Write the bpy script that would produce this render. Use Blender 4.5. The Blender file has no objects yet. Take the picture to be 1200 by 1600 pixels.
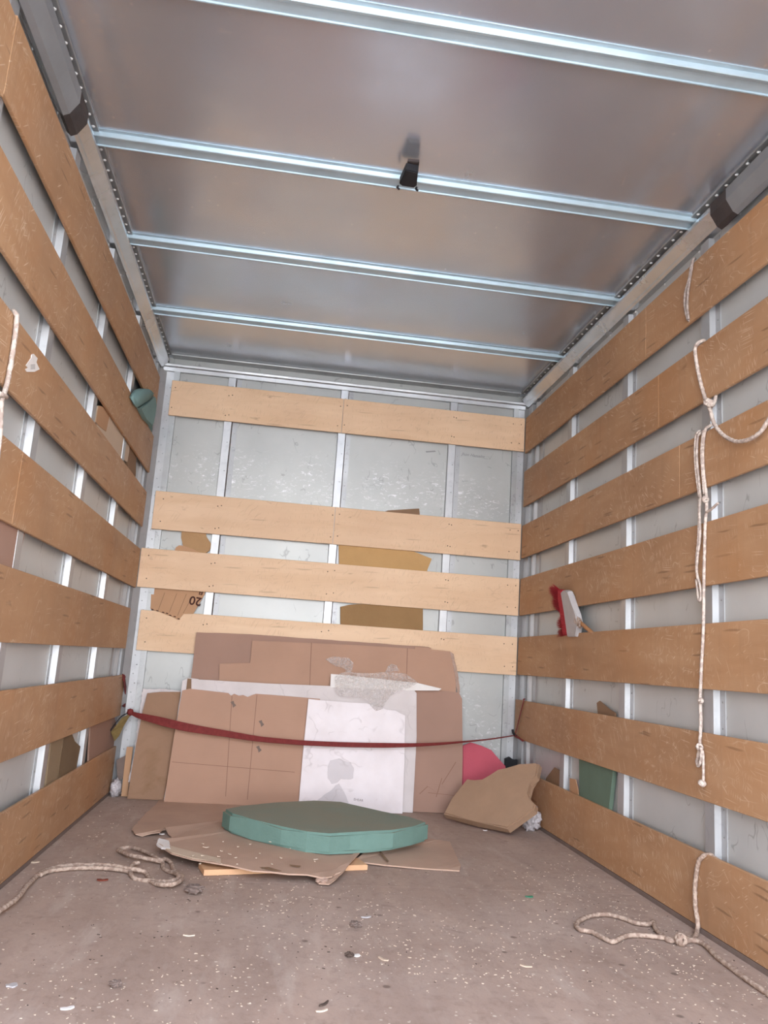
import bpy, bmesh, math, random
from mathutils import Vector, Matrix, noise as mnoise
from mathutils.geometry import tessellate_polygon
S = bpy.context.scene
COL = S.collection
# ---------------------------------------------------------------- camera, world, sun, exposure
F, YAW, PITCH, ROLL = 1250.58, 0.127796637, 0.18658322, 0.0673477177
CP = Vector((0.76638, -4.59946, 0.77536))
fw = Vector((math.sin(YAW)*math.cos(PITCH), math.cos(YAW)*math.cos(PITCH), math.sin(PITCH)))
_r = Vector((math.cos(YAW), -math.sin(YAW), 0)); _u = _r.cross(fw)
rt = _r*math.cos(ROLL) + _u*math.sin(ROLL); up = -_r*math.sin(ROLL) + _u*math.cos(ROLL)
cam = bpy.data.objects.new('camera', bpy.data.cameras.new('camera')); COL.objects.link(cam)
cam.matrix_world = Matrix(((rt.x, up.x, -fw.x, CP.x), (rt.y, up.y, -fw.y, CP.y), (rt.z, up.z, -fw.z, CP.z), (0, 0, 0, 1)))
cam.data.sensor_fit = 'VERTICAL'; cam.data.sensor_height = 24; cam.data.lens = 24*F/1600
cam.data.clip_start = 0.02; S.camera = cam
S.view_settings.view_transform = 'Standard'; S.view_settings.look = 'None'; S.view_settings.gamma = 1
S.view_settings.use_curve_mapping = False
S.view_settings.exposure = 3.3
W_ = bpy.data.worlds.new('sky'); S.world = W_; W_.use_nodes = True
nt = W_.node_tree; nt.nodes.clear()
tc = nt.nodes.new('ShaderNodeTexCoord'); sp = nt.nodes.new('ShaderNodeSeparateXYZ'); cr = nt.nodes.new('ShaderNodeValToRGB')
bg = nt.nodes.new('ShaderNodeBackground'); wo = nt.nodes.new('ShaderNodeOutputWorld')
cr.color_ramp.elements[0].position = 0.0; cr.color_ramp.elements[0].color = (1.0, 0.985, 0.99, 1)
cr.color_ramp.elements[1].position = 0.7; cr.color_ramp.elements[1].color = (0.62, 0.76, 1.0, 1)
nt.links.new(tc.outputs['Generated'], sp.inputs[0]); nt.links.new(sp.outputs['Z'], cr.inputs[0])
nt.links.new(cr.outputs[0], bg.inputs[0]); bg.inputs[1].default_value = 1.25; nt.links.new(bg.outputs[0], wo.inputs[0])
sd = bpy.data.lights.new('sun', 'SUN'); sd.energy = 2.4; sd.angle = 0.01; sd.color = (1, .97, .93)
sun = bpy.data.objects.new('sun', sd); COL.objects.link(sun); sun.rotation_euler = (math.radians(-42), math.radians(8), 0)
pd = bpy.data.lights.new('door_opening_portal', 'AREA'); pd.shape = 'RECTANGLE'; pd.size = 2.3; pd.size_y = 2.5; pd.cycles.is_portal = True
po = bpy.data.objects.new('door_opening_portal', pd); COL.objects.link(po); po.location = (1.1, -4.96, 1.22)
po.rotation_euler = (math.radians(90), 0, 0)

W, H, YF = 2.2, 2.468, -4.95
SH = 0.037      # sheet metal skin stands this far behind the slat faces
ST = 0.012      # slat thickness
# ---------------------------------------------------------------- picture ray -> real surface
def ray(u, v): return rt*((u-600)/F) - up*((v-800)/F) + fw
def onx(u, v, x): r = ray(u, v); return CP + r*((x-CP.x)/r.x)
def ony(u, v, y): r = ray(u, v); return CP + r*((y-CP.y)/r.y)
def onz(u, v, z): r = ray(u, v); return CP + r*((z-CP.z)/r.z)
def onp(u, v, p, n): r = ray(u, v); return CP + r*((Vector(p)-CP).dot(n)/r.dot(n))
# ---------------------------------------------------------------- node helpers
def rgb(r, g, b):
    f = lambda c: (c/255/12.92) if c/255 <= .04045 else ((c/255+.055)/1.055)**2.4
    return (f(r), f(g), f(b), 1)
class MB:
    def __init__(s, name, rough=.6, metal=0.0, spec=.5):
        s.m = bpy.data.materials.new(name); s.m.use_nodes = True; s.t = s.m.node_tree
        s.b = s.t.nodes['Principled BSDF']; s.b.inputs['Roughness'].default_value = rough
        s.b.inputs['Metallic'].default_value = metal; s.b.inputs['Specular IOR Level'].default_value = spec
        s.tc = s.n('ShaderNodeTexCoord')
    def n(s, k, **kw):
        x = s.t.nodes.new(k)
        for a, b in kw.items(): setattr(x, a, b)
        return x
    def l(s, a, b): s.t.links.new(a, b)
    def map(s, scale=(1, 1, 1), rot=(0, 0, 0), loc=(0, 0, 0)):
        x = s.n('ShaderNodeMapping'); s.l(s.tc.outputs['Object'], x.inputs[0])
        x.inputs['Scale'].default_value = scale; x.inputs['Rotation'].default_value = rot; x.inputs['Location'].default_value = loc
        return x.outputs[0]
    def noise(s, vec, scale, detail=4, rough=.55, dist=0):
        x = s.n('ShaderNodeTexNoise'); s.l(vec, x.inputs['Vector'])
        x.inputs['Scale'].default_value = scale; x.inputs['Detail'].default_value = detail
        x.inputs['Roughness'].default_value = rough; x.inputs['Distortion'].default_value = dist
        return x.outputs[0]
    def ramp(s, f, lo, hi, a=0.0, b=1.0):
        x = s.n('ShaderNodeMapRange'); x.clamp = True; s.l(f, x.inputs[0])
        for i, v in enumerate((lo, hi, a, b)): x.inputs[i+1].default_value = v
        return x.outputs[0]
    def math(s, op, a, b=None):
        x = s.n('ShaderNodeMath', operation=op)
        for i, v in enumerate((a, b)):
            if v is None: continue
            if hasattr(v, 'default_value'): s.l(v, x.inputs[i])
            else: x.inputs[i].default_value = v
        return x.outputs[0]
    def mix(s, f, a, b):
        x = s.n('ShaderNodeMix', data_type='RGBA')
        for sock, v in ((x.inputs[0], f), (x.inputs[6], a), (x.inputs[7], b)):
            if hasattr(v, 'default_value'): s.l(v, sock)
            else: sock.default_value = v
        return x.outputs[2]
    def dashes(s, plane, ang, along, across, thr, size=.2):   # short straight strokes on an upright plane
        q = s.n('ShaderNodeSeparateXYZ'); s.l(s.tc.outputs['Object'], q.inputs[0])
        a, b = q.outputs[1 if plane == 'yz' else 0], q.outputs[2]; c, d = math.cos(ang), math.sin(ang)
        M = lambda o, x, y: s.math(o, x, y)
        off = M('MULTIPLY', s.rnd(), 37.0)
        wob = M('MULTIPLY', s.ramp(s.noise(s.map(), 9, 2), .3, .7), .25)
        u = M('ADD', M('MULTIPLY', M('ADD', M('MULTIPLY', a, c), M('MULTIPLY', b, d)), along), off)
        v = M('ADD', M('MULTIPLY', M('SUBTRACT', M('MULTIPLY', b, c), M('MULTIPLY', a, d)), across), wob)
        k = s.n('ShaderNodeCombineXYZ'); s.l(u, k.inputs[0]); s.l(v, k.inputs[1])
        x = s.n('ShaderNodeTexVoronoi', voronoi_dimensions='2D'); s.l(k.outputs[0], x.inputs['Vector']); x.inputs['Scale'].default_value = 1
        g = s.n('ShaderNodeSeparateColor'); s.l(x.outputs['Color'], g.inputs[0])
        return s.math('MULTIPLY', s.ramp(x.outputs['Distance'], size*.5, size, 1, 0), s.ramp(g.outputs[0], thr, thr+.02))
    def map2(s, rot, scale):
        a = s.n('ShaderNodeMapping'); s.l(s.tc.outputs['Object'], a.inputs[0]); a.inputs['Rotation'].default_value = rot
        x = s.n('ShaderNodeMapping'); s.l(a.outputs[0], x.inputs[0]); x.inputs['Scale'].default_value = scale
        return x.outputs[0]
    def lines(s, vec, scale, width=.006, mscale=3, mlo=.56, mhi=.6):   # short hair-line scratches
        a = s.math('ABSOLUTE', s.math('SUBTRACT', s.noise(vec, scale, 2, .5, .3), .5))
        return s.math('MULTIPLY', s.ramp(a, 0, width, 1, 0), s.ramp(s.noise(vec, mscale*2.3, 1), mlo, mhi))
    def flecks(s, vec, scale, size=.12, thr=.8):
        x = s.n('ShaderNodeTexVoronoi'); s.l(vec, x.inputs['Vector']); x.inputs['Scale'].default_value = scale
        q = s.n('ShaderNodeSeparateColor'); s.l(x.outputs['Color'], q.inputs[0])
        return s.math('MULTIPLY', s.ramp(x.outputs['Distance'], size*.6, size, 1, 0), s.ramp(q.outputs[0], thr, thr+.02))
    def rnd(s): return s.n('ShaderNodeObjectInfo').outputs['Random']
    def color(s, c):
        if hasattr(c, 'default_value'): s.l(c, s.b.inputs['Base Color'])
        else: s.b.inputs['Base Color'].default_value = c
    def bump(s, h, strength=.3, dist=.002):
        x = s.n('ShaderNodeBump'); x.inputs['Strength'].default_value = strength; x.inputs['Distance'].default_value = dist
        s.l(h, x.inputs['Height']); s.l(x.outputs[0], s.b.inputs['Normal'])

def wood(name, c1, c2, dark, axis, scr, scrcol, aged=.5):
    m = MB(name, .55, 0, .3)
    along = (1.2, 8, 8) if axis == 'x' else (8, 1.2, 8)
    v = m.map(along); vv = m.map((1, 1, 1))
    base = m.mix(m.ramp(m.noise(v, 1.3, 6, .6, .6), .3, .7), c1, c2)
    base = m.mix(m.math('MULTIPLY', m.ramp(m.noise(vv, 1.7, 4), .42, .75), aged), base, dark)
    base = m.mix(m.math('MULTIPLY', m.ramp(m.rnd(), 0, 1), .16), base, dark)
    knot = m.ramp(m.noise(m.map((7, 7, 16) if axis == 'x' else (7, 7, 16), loc=(3, 1, 2)), 1.4, 3, .6, .4), .68, .8, 0, .55)
    base = m.mix(knot, base, (dark[0]*.45, dark[1]*.4, dark[2]*.38, 1))
    f = m.lines(m.map((6, 4, 9), (.5, .4, .2)), 1.1, .008, .5, .58, .66)
    base = m.mix(m.math('MULTIPLY', f, scr*.6), base, scrcol)
    for k, (ang, a, c, thr) in enumerate(((1.35, 18, 230, .82), (1.75, 26, 260, .86), (.45, 14, 240, .91), (2.6, 26, 240, .91), (1.1, 8, 200, .90), (.1, 7, 260, .92), (.7, 11, 150, .95))):
        clus = m.ramp(m.noise(m.map((1, 1, 1), (0, 0, 0), (k*2.3, k, 0)), 2.6, 2), .46, .62)
        base = m.mix(m.math('MULTIPLY', m.math('MULTIPLY', m.dashes('yz' if axis == 'y' else 'xz', ang, a, c, thr, .3), clus), scr), base, scrcol)
    fl = m.flecks(m.map2((.2, .1, 0), (18, 18, 30)), 1.5, .12, .86)
    base = m.mix(m.math('MULTIPLY', fl, scr*.8), base, scrcol)
    st = m.dashes('yz' if axis == 'y' else 'xz', .03, 5, 60, .93, .3)
    base = m.mix(m.math('MULTIPLY', st, .5 if axis == 'y' else .28), base, (dark[0]*.4, dark[1]*.36, dark[2]*.34, 1))
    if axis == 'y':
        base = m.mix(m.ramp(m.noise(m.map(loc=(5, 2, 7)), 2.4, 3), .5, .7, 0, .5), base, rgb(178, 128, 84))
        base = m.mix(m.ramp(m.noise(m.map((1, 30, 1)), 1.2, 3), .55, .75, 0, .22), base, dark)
    m.color(base); m.bump(m.noise(v, 30, 4), .25, .001)
    return m.m
def metal(name, c, rough=.35, met=.8, spots=0, dirt=None, aniso=None, bumps=0):
    m = MB(name, rough, met)
    v = m.map()
    b = m.mix(m.ramp(m.noise(v, 5, 5, .6), .3, .75), c, tuple(x*.78 for x in c[:3]) + (1,))
    if dirt: b = m.mix(m.ramp(m.noise(v, 22, 4, .7, .5), .56, .68, 0, .6), b, dirt)
    if spots: b = m.mix(m.math('MULTIPLY', m.flecks(m.map((9, 5, 9)), 3, .16, .86), spots), b, (.8, .8, .78, 1))
    m.color(b)
    m.l(m.ramp(m.noise(v, 3, 5, .6), .2, .8, rough*.8, rough*1.35), m.b.inputs['Roughness'])
    if bumps: m.bump(m.noise(m.map((1, 1.6, 1)), 1.5, 2), bumps, .02)
    return m.m
def plain(name, c, rough=.8, var=.2, scale=12, bump=.3, stain=None, bd=.003, dust=None):
    m = MB(name, rough, 0, .25); v = m.map()
    b = m.mix(m.ramp(m.noise(v, scale, 6, .65), .3, .7), c, tuple(x*(1-var) for x in c[:3]) + (1,))
    if stain: b = m.mix(m.ramp(m.noise(v, 4, 4, .6, .5), .55, .72, 0, .7), b, stain)
    if dust:        # settled dust on upward faces
        g = m.n('ShaderNodeSeparateXYZ'); m.l(m.n('ShaderNodeNewGeometry').outputs['Normal'], g.inputs[0])
        b = m.mix(m.math('MULTIPLY', m.ramp(g.outputs[2], .3, .9), m.ramp(m.noise(v, 3, 4), .25, .6, .45, .95)), b, dust)
    m.color(b); m.bump(m.noise(v, scale*12, 4), bump, bd)
    return m.m
# materials
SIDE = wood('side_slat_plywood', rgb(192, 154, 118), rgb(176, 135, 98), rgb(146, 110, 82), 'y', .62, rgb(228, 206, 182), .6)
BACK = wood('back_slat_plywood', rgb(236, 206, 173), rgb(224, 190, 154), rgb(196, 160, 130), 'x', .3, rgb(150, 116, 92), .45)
EDGEW = plain('pale_wood', rgb(222, 178, 138), .6, .12, 20)
GALV = metal('galvanised_steel', (.52, .65, .72, 1), .36, .45)
POSTM = metal('aluminium_post', (.5, .51, .52, 1), .38, .55, 0, (.38, .38, .4, 1))
MIDM = metal('dull_aluminium_flange', (.46, .47, .48, 1), .45, .5, 0, (.25, .25, .26, 1))
DARKM = metal('weathered_aluminium_strip', (.42, .43, .43, 1), .42, .7, 0, (.2, .2, .2, 1))
RAIL = metal('aluminium_rail', (.6, .62, .64, 1), .24, .85, 0, (.42, .41, .4, 1))
TUBEM = metal('grey_tube', (.33, .34, .35, 1), .5, .5)
RIVM = metal('rivet', (.85, .85, .84, 1), .4, .1)
def skin(name, scuffs):
    m = MB(name, .42, .25, .5); v = m.map()
    b = m.mix(m.ramp(m.noise(v, 2.2, 5), .3, .7), *((rgb(180, 182, 179), rgb(164, 166, 164)) if scuffs else (rgb(202, 205, 204), rgb(188, 191, 190))))
    b = m.mix(m.math('MULTIPLY', m.lines(m.map((9, 9, 5), (.3, .2, .1)), 1.3, .012, .6), .5), b, rgb(110, 110, 108))
    if scuffs:
        sx = m.n('ShaderNodeSeparateXYZ'); m.l(v, sx.inputs[0])
        zone = m.math('MULTIPLY', m.ramp(sx.outputs[2], 1.62, 1.75), m.ramp(sx.outputs[2], 1.86, 2.0, 1, 0))
        low = m.math('MULTIPLY', m.ramp(sx.outputs[2], .75, .6), m.ramp(sx.outputs[0], 1.8, 1.9))
        zone = m.math('MAXIMUM', zone, low)
        f = m.ramp(m.noise(m.map((22, 22, 48), (0, .35, 0)), 1.3, 5, .75, .9), .56, .64)
        f = m.math('MULTIPLY', f, m.ramp(m.noise(v, 3.1, 3), .4, .58))
        b = m.mix(m.math('MULTIPLY', f, m.math('MULTIPLY', zone, .95)), b, rgb(222, 222, 224))
    m.color(b); m.bump(m.noise(v, 60, 3), .08, .001)
    return m.m
SKIN = skin('grey_wall_sheet', False); SKINB = skin('grey_scuffed_wall_sheet', True)
def ceilm():
    m = MB('aluminium_roof_sheet', .26, .74); v = m.map()
    b = m.mix(m.ramp(m.noise(v, 2.0, 5), .3, .7), (.64, .69, .76, 1), (.56, .605, .67, 1))
    for i, (rot, sc) in enumerate(((.3, (14, 6, 3)), (-.5, (5, 13, 3)))):
        b = m.mix(m.math('MULTIPLY', m.lines(m.map(sc, (0, 0, rot), (i, 0, 0)), 1.0, .008, .55, .64, .7), .35), b, (.85, .84, .82, 1))
    b = m.mix(m.math('MULTIPLY', m.flecks(m.map((9, 6, 5)), 3.2, .15, .84), .6), b, (.85, .85, .85, 1))
    sx = m.n('ShaderNodeSeparateXYZ'); m.l(v, sx.inputs[0])
    edge = m.math('MAXIMUM', m.ramp(sx.outputs[0], .28, .05), m.ramp(sx.outputs[0], 1.9, 2.1))
    b = m.mix(m.math('MULTIPLY', m.math('MULTIPLY', m.flecks(v, 28, .3, .6), edge), .55), b, (.75, .75, .74, 1))
    m.color(b); m.l(m.ramp(m.noise(v, 4, 4), .2, .85, .17, .30), m.b.inputs['Roughness'])
    m.bump(m.noise(m.map((1, 1.3, 1)), 1.6, 2), .35, .012)
    return m.m
CEIL = ceilm()
def floorm():
    m = MB('dusty_plywood_floor', .75, 0, .35); v = m.map()
    b = m.mix(m.ramp(m.noise(m.map((3, 1, 3)), 1.6, 7, .65, .4), .3, .7), rgb(180, 158, 144), rgb(158, 137, 125))
    b = m.mix(m.ramp(m.noise(v, 1.3, 5, .6), .45, .7, 0, .5), b, rgb(194, 178, 168))
    b = m.mix(m.ramp(m.noise(v, 6, 6, .7, .6), .62, .72, 0, .55), b, rgb(116, 98, 88))
    b = m.mix(m.math('MULTIPLY', m.lines(m.map((12, 3, 5), (0, 0, .25)), 1.0, .012, .5, .6, .66), .2), b, rgb(200, 186, 172))
    b = m.mix(m.ramp(m.noise(m.map((1, 1, 1), (0, 0, .5)), 26, 5, .75, .5), .5, .72, 0, .45), b, rgb(132, 112, 100))
    b = m.mix(m.ramp(m.noise(m.map((2.2, .5, 1), (0, 0, .35)), 5, 4, .6), .56, .7, 0, .4), b, rgb(198, 184, 174))
    sx = m.n('ShaderNodeSeparateXYZ'); m.l(v, sx.inputs[0])
    near = m.ramp(sx.outputs[1], -.4, -2.2, .25, 1)
    for sc, th, col, k in ((34, .78, rgb(216, 204, 190), .8), (60, .8, rgb(222, 212, 200), .8), (16, .88, rgb(98, 82, 74), .7)):
        b = m.mix(m.math('MULTIPLY', m.math('MULTIPLY', m.flecks(m.map(loc=(sc, 2, 0)), sc, .2, th), near), k), b, col)
    m.color(b); m.bump(m.noise(v, 90, 5), .35, .002)
    return m.m
FLOOR = floorm()
def card(name, c, var=.1, axis=0):
    m = MB(name, .8, 0, .25); v = m.map()
    b = m.mix(m.ramp(m.noise(v, 3.5, 5), .3, .7), c, tuple(x*(1-var) for x in c[:3]) + (1,))
    b = m.mix(m.ramp(m.noise(v, 14, 5, .7, .3), .66, .8, 0, .25), b, tuple(x*.7 for x in c[:3]) + (1,))
    m.color(b)
    w = m.n('ShaderNodeTexWave', bands_direction='Z' if axis == 0 else 'X'); m.l(v, w.inputs[0]); w.inputs['Scale'].default_value = 40
    m.bump(w.outputs[1], .06, .001)
    return m.m
CARD = card('brown_cardboard', rgb(166, 134, 118)); CARD2 = card('warm_brown_cardboard', rgb(182, 146, 124)); CREASE = card('creased_cardboard', rgb(148, 114, 98)); EDGEC = card('shaded_card_edge', rgb(126, 96, 82))
CARDL = card('floor_cardboard', rgb(198, 168, 148), .18, 1); CARDT = card('tan_box_cardboard', rgb(190, 150, 116))
CARDP = card('pale_cardboard', rgb(206, 186, 164)); CARDB = card('dark_cardboard', rgb(140, 112, 88))
def styro(name, c, d):
    m = MB(name, .7, 0, .3); v = m.map()
    b = m.mix(m.ramp(m.noise(v, 6, 5), .35, .75), c, d)
    b = m.mix(m.math('MULTIPLY', m.lines(m.map((7, 7, 7), (.2, .5, .2)), 1.1, .02, .5, .5, .6), .35), b, rgb(170, 160, 158))
    m.color(b); m.bump(m.noise(v, 160, 3), .25, .001)
    return m.m
WFOAM = styro('white_foam_board', rgb(240, 234, 236), rgb(228, 220, 220)); WFOAM2 = styro('soft_white_foam', rgb(218, 210, 208), rgb(204, 196, 194))
PATCH = styro('peeled_grey_foam', rgb(216, 210, 212), rgb(204, 198, 200))
GREEN = plain('dusty_green_foam', rgb(116, 148, 138), .95, .12, 9, .5, None, .003, rgb(142, 142, 126))
GREEND = plain('dark_green_foam', rgb(108, 128, 112), .95, .12, 9, .4)
TEAL = plain('teal_foam', rgb(130, 162, 160), .95, .1, 9, .4)
OLIVE = plain('tan_foam', rgb(184, 148, 108), .95, .14, 8, .5); OLIVE2 = plain('ochre_foam', rgb(196, 158, 108), .95, .1, 8, .4)
OLIVE3 = plain('brown_foam', rgb(156, 124, 86), .95, .12, 8, .4); SLABF = plain('dusty_tan_foam', rgb(168, 138, 113), .95, .14, 7, .5, rgb(156, 130, 108))
SLABH = plain('light_brown_foam', rgb(158, 126, 102), .9, .1, 6, .3, rgb(120, 92, 62))
RED = plain('red_foam', rgb(194, 92, 106), .9, .08, 8, .3); WEB = plain('red_webbing', rgb(134, 56, 54), .7, .3, 60, .6)
WEBY = plain('olive_webbing', rgb(128, 108, 66), .7, .3, 40, .5); BLK = plain('black_rubber', rgb(38, 38, 42), .6, .3, 20)
BLKC = plain('dark_plastic_cap', rgb(70, 62, 60), .5, .3, 20); BRIS = plain('red_bristle', rgb(186, 50, 62), .7, .3, 80)
HEAD = plain('grey_plastic', rgb(190, 186, 186), .45, .15, 15, .1); INK = plain('dark_ink', rgb(72, 40, 34), .7, .1)
PENC = plain('pencil_grey', rgb(140, 140, 141), .8, .1); PENF = plain('faint_stamp_ink', rgb(160, 146, 146), .8, .1)
PAPER = plain('white_paper', rgb(236, 232, 228), .7, .08, 20, .2); CHIP = plain('pale_wood_chip', rgb(226, 210, 190), .8, .2, 30)
DCHIP = plain('dark_crumb', rgb(92, 78, 70), .9, .3, 30); RCHIP = plain('red_brown_chip', rgb(132, 66, 50), .8, .3, 30)
GCHIP = plain('green_scrap', rgb(74, 140, 110), .8, .2, 30); FLUTE = plain('torn_card_flutes', rgb(196, 168, 152), .9, .3, 60, .8)
GLUE = plain('grey_grime_cardboard', rgb(128, 112, 104), .9, .2, 12)
def ropem(name, c1, c2):
    m = MB(name, .85, 0, .2); v = m.map()
    b = m.mix(m.ramp(m.noise(v, 70, 2), .45, .55), c1, c2)
    m.color(b); m.bump(m.noise(v, 300, 2), .5, .002)
    return m.m
ROPE = ropem('pale_braided_rope', rgb(206, 193, 182), rgb(176, 160, 150)); ROPED = ropem('dirty_rope', rgb(188, 168, 152), rgb(158, 136, 122))
CORD = ropem('grey_cord', rgb(176, 162, 154), rgb(150, 136, 128))
def film(name, c, alpha):
    m = MB(name, .3, 0, .6); m.color(c); v = m.map()
    f = m.n('ShaderNodeTexVoronoi'); m.l(v, f.inputs[0]); f.inputs['Scale'].default_value = 110
    a = m.ramp(f.outputs['Distance'], .1, .6, alpha+.15, alpha-.1); m.l(a, m.b.inputs['Alpha'])
    m.bump(f.outputs['Distance'], .5, .004)
    return m.m
BUB = film('bubble_wrap', rgb(204, 194, 188), .42); BAG = film('crumpled_plastic', rgb(214, 208, 210), .75)
GROUND = plain('concrete_yard', rgb(190, 186, 180), .9, .1, 1)
# ---------------------------------------------------------------- mesh helpers
def link(name, bm, mat, parent=None, smooth=False):
    me = bpy.data.meshes.new(name); bmesh.ops.recalc_face_normals(bm, faces=bm.faces)
    if smooth:
        for f in bm.faces: f.smooth = True
    bm.to_mesh(me); bm.free(); me.materials.append(mat)
    o = bpy.data.objects.new(name, me); COL.objects.link(o)
    if parent: o.parent = parent
    return o
def struct(o): o['kind'] = 'structure'; return o
def tag(o, label, cat, group=None):
    o['label'] = label; o['category'] = cat
    if group: o['group'] = group
    return o
def empty(name, loc, label, cat, group=None):
    o = bpy.data.objects.new(name, None); COL.objects.link(o); o.location = loc; o.empty_display_size = .05
    bpy.context.view_layer.update()
    return tag(o, label, cat, group)
def kid(o, parent):     # world-space mesh under an empty that has a location
    o.parent = parent; o.matrix_parent_inverse = Matrix.Translation(-Vector(parent.location)); return o
def box(bm, a, b, bev=0):
    a, b = Vector(a), Vector(b); c = (a+b)/2; d = b-a
    r = bmesh.ops.create_cube(bm, size=1, matrix=Matrix.Translation(c) @ Matrix.Diagonal((abs(d.x), abs(d.y), abs(d.z), 1)))
    if bev:
        es = list({e for v in r['verts'] for e in v.link_edges})
        bmesh.ops.bevel(bm, geom=es, offset=bev, segments=1, affect='EDGES')
    return bm
def prism(bm, prof, axis, lo, hi):  # closed 2-D profile swept along an axis
    def P(p, t): return {'x': (t, p[0], p[1]), 'y': (p[0], t, p[1]), 'z': (p[0], p[1], t)}[axis]
    A = [bm.verts.new(P(p, lo)) for p in prof]; B = [bm.verts.new(P(p, hi)) for p in prof]
    n = len(prof); bm.faces.new(A); bm.faces.new(B[::-1])
    for i in range(n): bm.faces.new((A[i], A[(i+1) % n], B[(i+1) % n], B[i]))
    return bm
def slab(pts, off, bev=0, jit=0, sub=0, seed=0):  # polygon given thickness by the vector off
    rng = random.Random(seed); P = [Vector(p) for p in pts]; off = Vector(off)
    if sub:
        Q = []
        for i, p in enumerate(P):
            q = P[(i+1) % len(P)]; n = max(1, int((q-p).length/sub))
            for k in range(n):
                x = p.lerp(q, k/n)
                if k and jit:
                    d = (q-p).normalized().cross(off.normalized()); x = x + d*rng.uniform(-jit, jit)
                Q.append(x)
        P = Q
    bm = bmesh.new(); n = len(P)
    A = [bm.verts.new(p) for p in P]; B = [bm.verts.new(p+off) for p in P]
    if bev: fs = [bm.faces.new(A), bm.faces.new(B[::-1])]
    else:
        k = off.normalized(); e1 = k.orthogonal().normalized(); e2 = k.cross(e1)
        for t in tessellate_polygon([[Vector((p.dot(e1), p.dot(e2), 0)) for p in P]]):
            bm.faces.new([A[x] for x in t]); bm.faces.new([B[x] for x in t][::-1])
    for i in range(n): bm.faces.new((A[i], B[i], B[(i+1) % n], A[(i+1) % n]))
    if bev:
        bmesh.ops.bevel(bm, geom=[e for f in fs for e in f.edges], offset=bev, segments=2, affect='EDGES')
    bmesh.ops.triangulate(bm, faces=[f for f in bm.faces if len(f.verts) > 4])
    return bm
def smoothpath(P, n=6):
    P = [Vector(p) for p in P]; out = []
    for i in range(len(P)-1):
        p0, p1, p2, p3 = P[max(i-1, 0)], P[i], P[i+1], P[min(i+2, len(P)-1)]
        for k in range(n):
            t = k/n
            out.append(.5*((2*p1)+(p2-p0)*t+(2*p0-5*p1+4*p2-p3)*t*t+(3*p1-p0-3*p2+p3)*t**3))
    out.append(P[-1]); return out
def sweep(bm, P, R, seg=9, lobes=3, amp=.16, tw=260, n=6):
    P = smoothpath(P, n)
    Q = [P[0]]                                  # even steps
    for p in P[1:]:
        d = (p-Q[-1]).length
        if d < R*.55: continue
        k = max(1, int(d/(R*1.3)))
        a = Q[-1].copy()
        for j in range(1, k+1): Q.append(a.lerp(p, j/k))
    P = Q; rings = []; s = 0; ref = Vector((.3, .2, .93))
    for i, p in enumerate(P):
        t = (P[min(i+1, len(P)-1)]-P[max(i-1, 0)]).normalized()
        if i: s += (p-P[i-1]).length
        a = (ref - t*ref.dot(t)).normalized(); ref = a; b = t.cross(a)
        ring = []
        for k in range(seg):
            th = 2*math.pi*k/seg; r = R*(1+amp*math.cos(lobes*th+tw*s)) if lobes else R
            ring.append(bm.verts.new(p+(a*math.cos(th)+b*math.sin(th))*r))
        rings.append(ring)
    for A, B in zip(rings, rings[1:]):
        for k in range(seg): bm.faces.new((A[k], A[(k+1) % seg], B[(k+1) % seg], B[k]))
    bm.faces.new(rings[0]); bm.faces.new(rings[-1][::-1])
    return bm
def blob(bm, c, r, seed=0, amp=.3, fr=8, sub=3):
    q = bmesh.ops.create_icosphere(bm, subdivisions=sub, radius=1)
    for v in q['verts']:
        d = v.co.normalized(); k = 1+amp*mnoise.noise(d*fr*.35+Vector((seed*3.7, seed, 0)))+amp*.5*mnoise.noise(d*fr+Vector((seed, 0, 5)))
        v.co = Vector(c)+Vector((d.x*r[0], d.y*r[1], d.z*r[2]))*k
    return bm
def dome(bm, c, r, nrm):
    n = Vector(nrm).normalized(); a = n.orthogonal().normalized(); b = n.cross(a); c = Vector(c)
    R1 = [bm.verts.new(c+(a*math.cos(t)+b*math.sin(t))*r) for t in [k*math.pi/3 for k in range(6)]]
    R2 = [bm.verts.new(c+n*r*.5+(a*math.cos(t)+b*math.sin(t))*r*.6) for t in [k*math.pi/3 for k in range(6)]]
    for k in range(6): bm.faces.new((R1[k], R1[(k+1) % 6], R2[(k+1) % 6], R2[k]))
    bm.faces.new(R2)
def stuff(o): o['kind'] = 'stuff'; return o
# ---------------------------------------------------------------- shell
G = struct(link('ground', box(bmesh.new(), (-30, -40, -1.25), (30, 20, -1.15)), GROUND))
floor = struct(link('floor', box(bmesh.new(), (-.05, YF, -.04), (W+.05, -1.6008, 0), 0), FLOOR))
bm = bmesh.new(); box(bm, (-.05, -1.6, -.04), (W+.05, .05, 0)); link('floor_panel', bm, FLOOR, floor)
bm = bmesh.new(); box(bm, (-.05, -1.61, -.04), (W+.05, -1.59, -.003)); link('floor_joint', bm, DCHIP, floor)
ceiling = struct(link('ceiling', box(bmesh.new(), (-.05, YF, H), (W+.05, .05, H+.02)), CEIL))
wl = struct(link('wall_left', box(bmesh.new(), (-.05, YF, -.04), (-SH, .05, H)), SKIN))
wr = struct(link('wall_right', box(bmesh.new(), (W+SH, YF, -.04), (W+.05, .05, H)), SKIN))
wb = struct(link('wall_back', box(bmesh.new(), (-SH, SH, -.04), (W+SH, .05, H)), SKINB))
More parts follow.
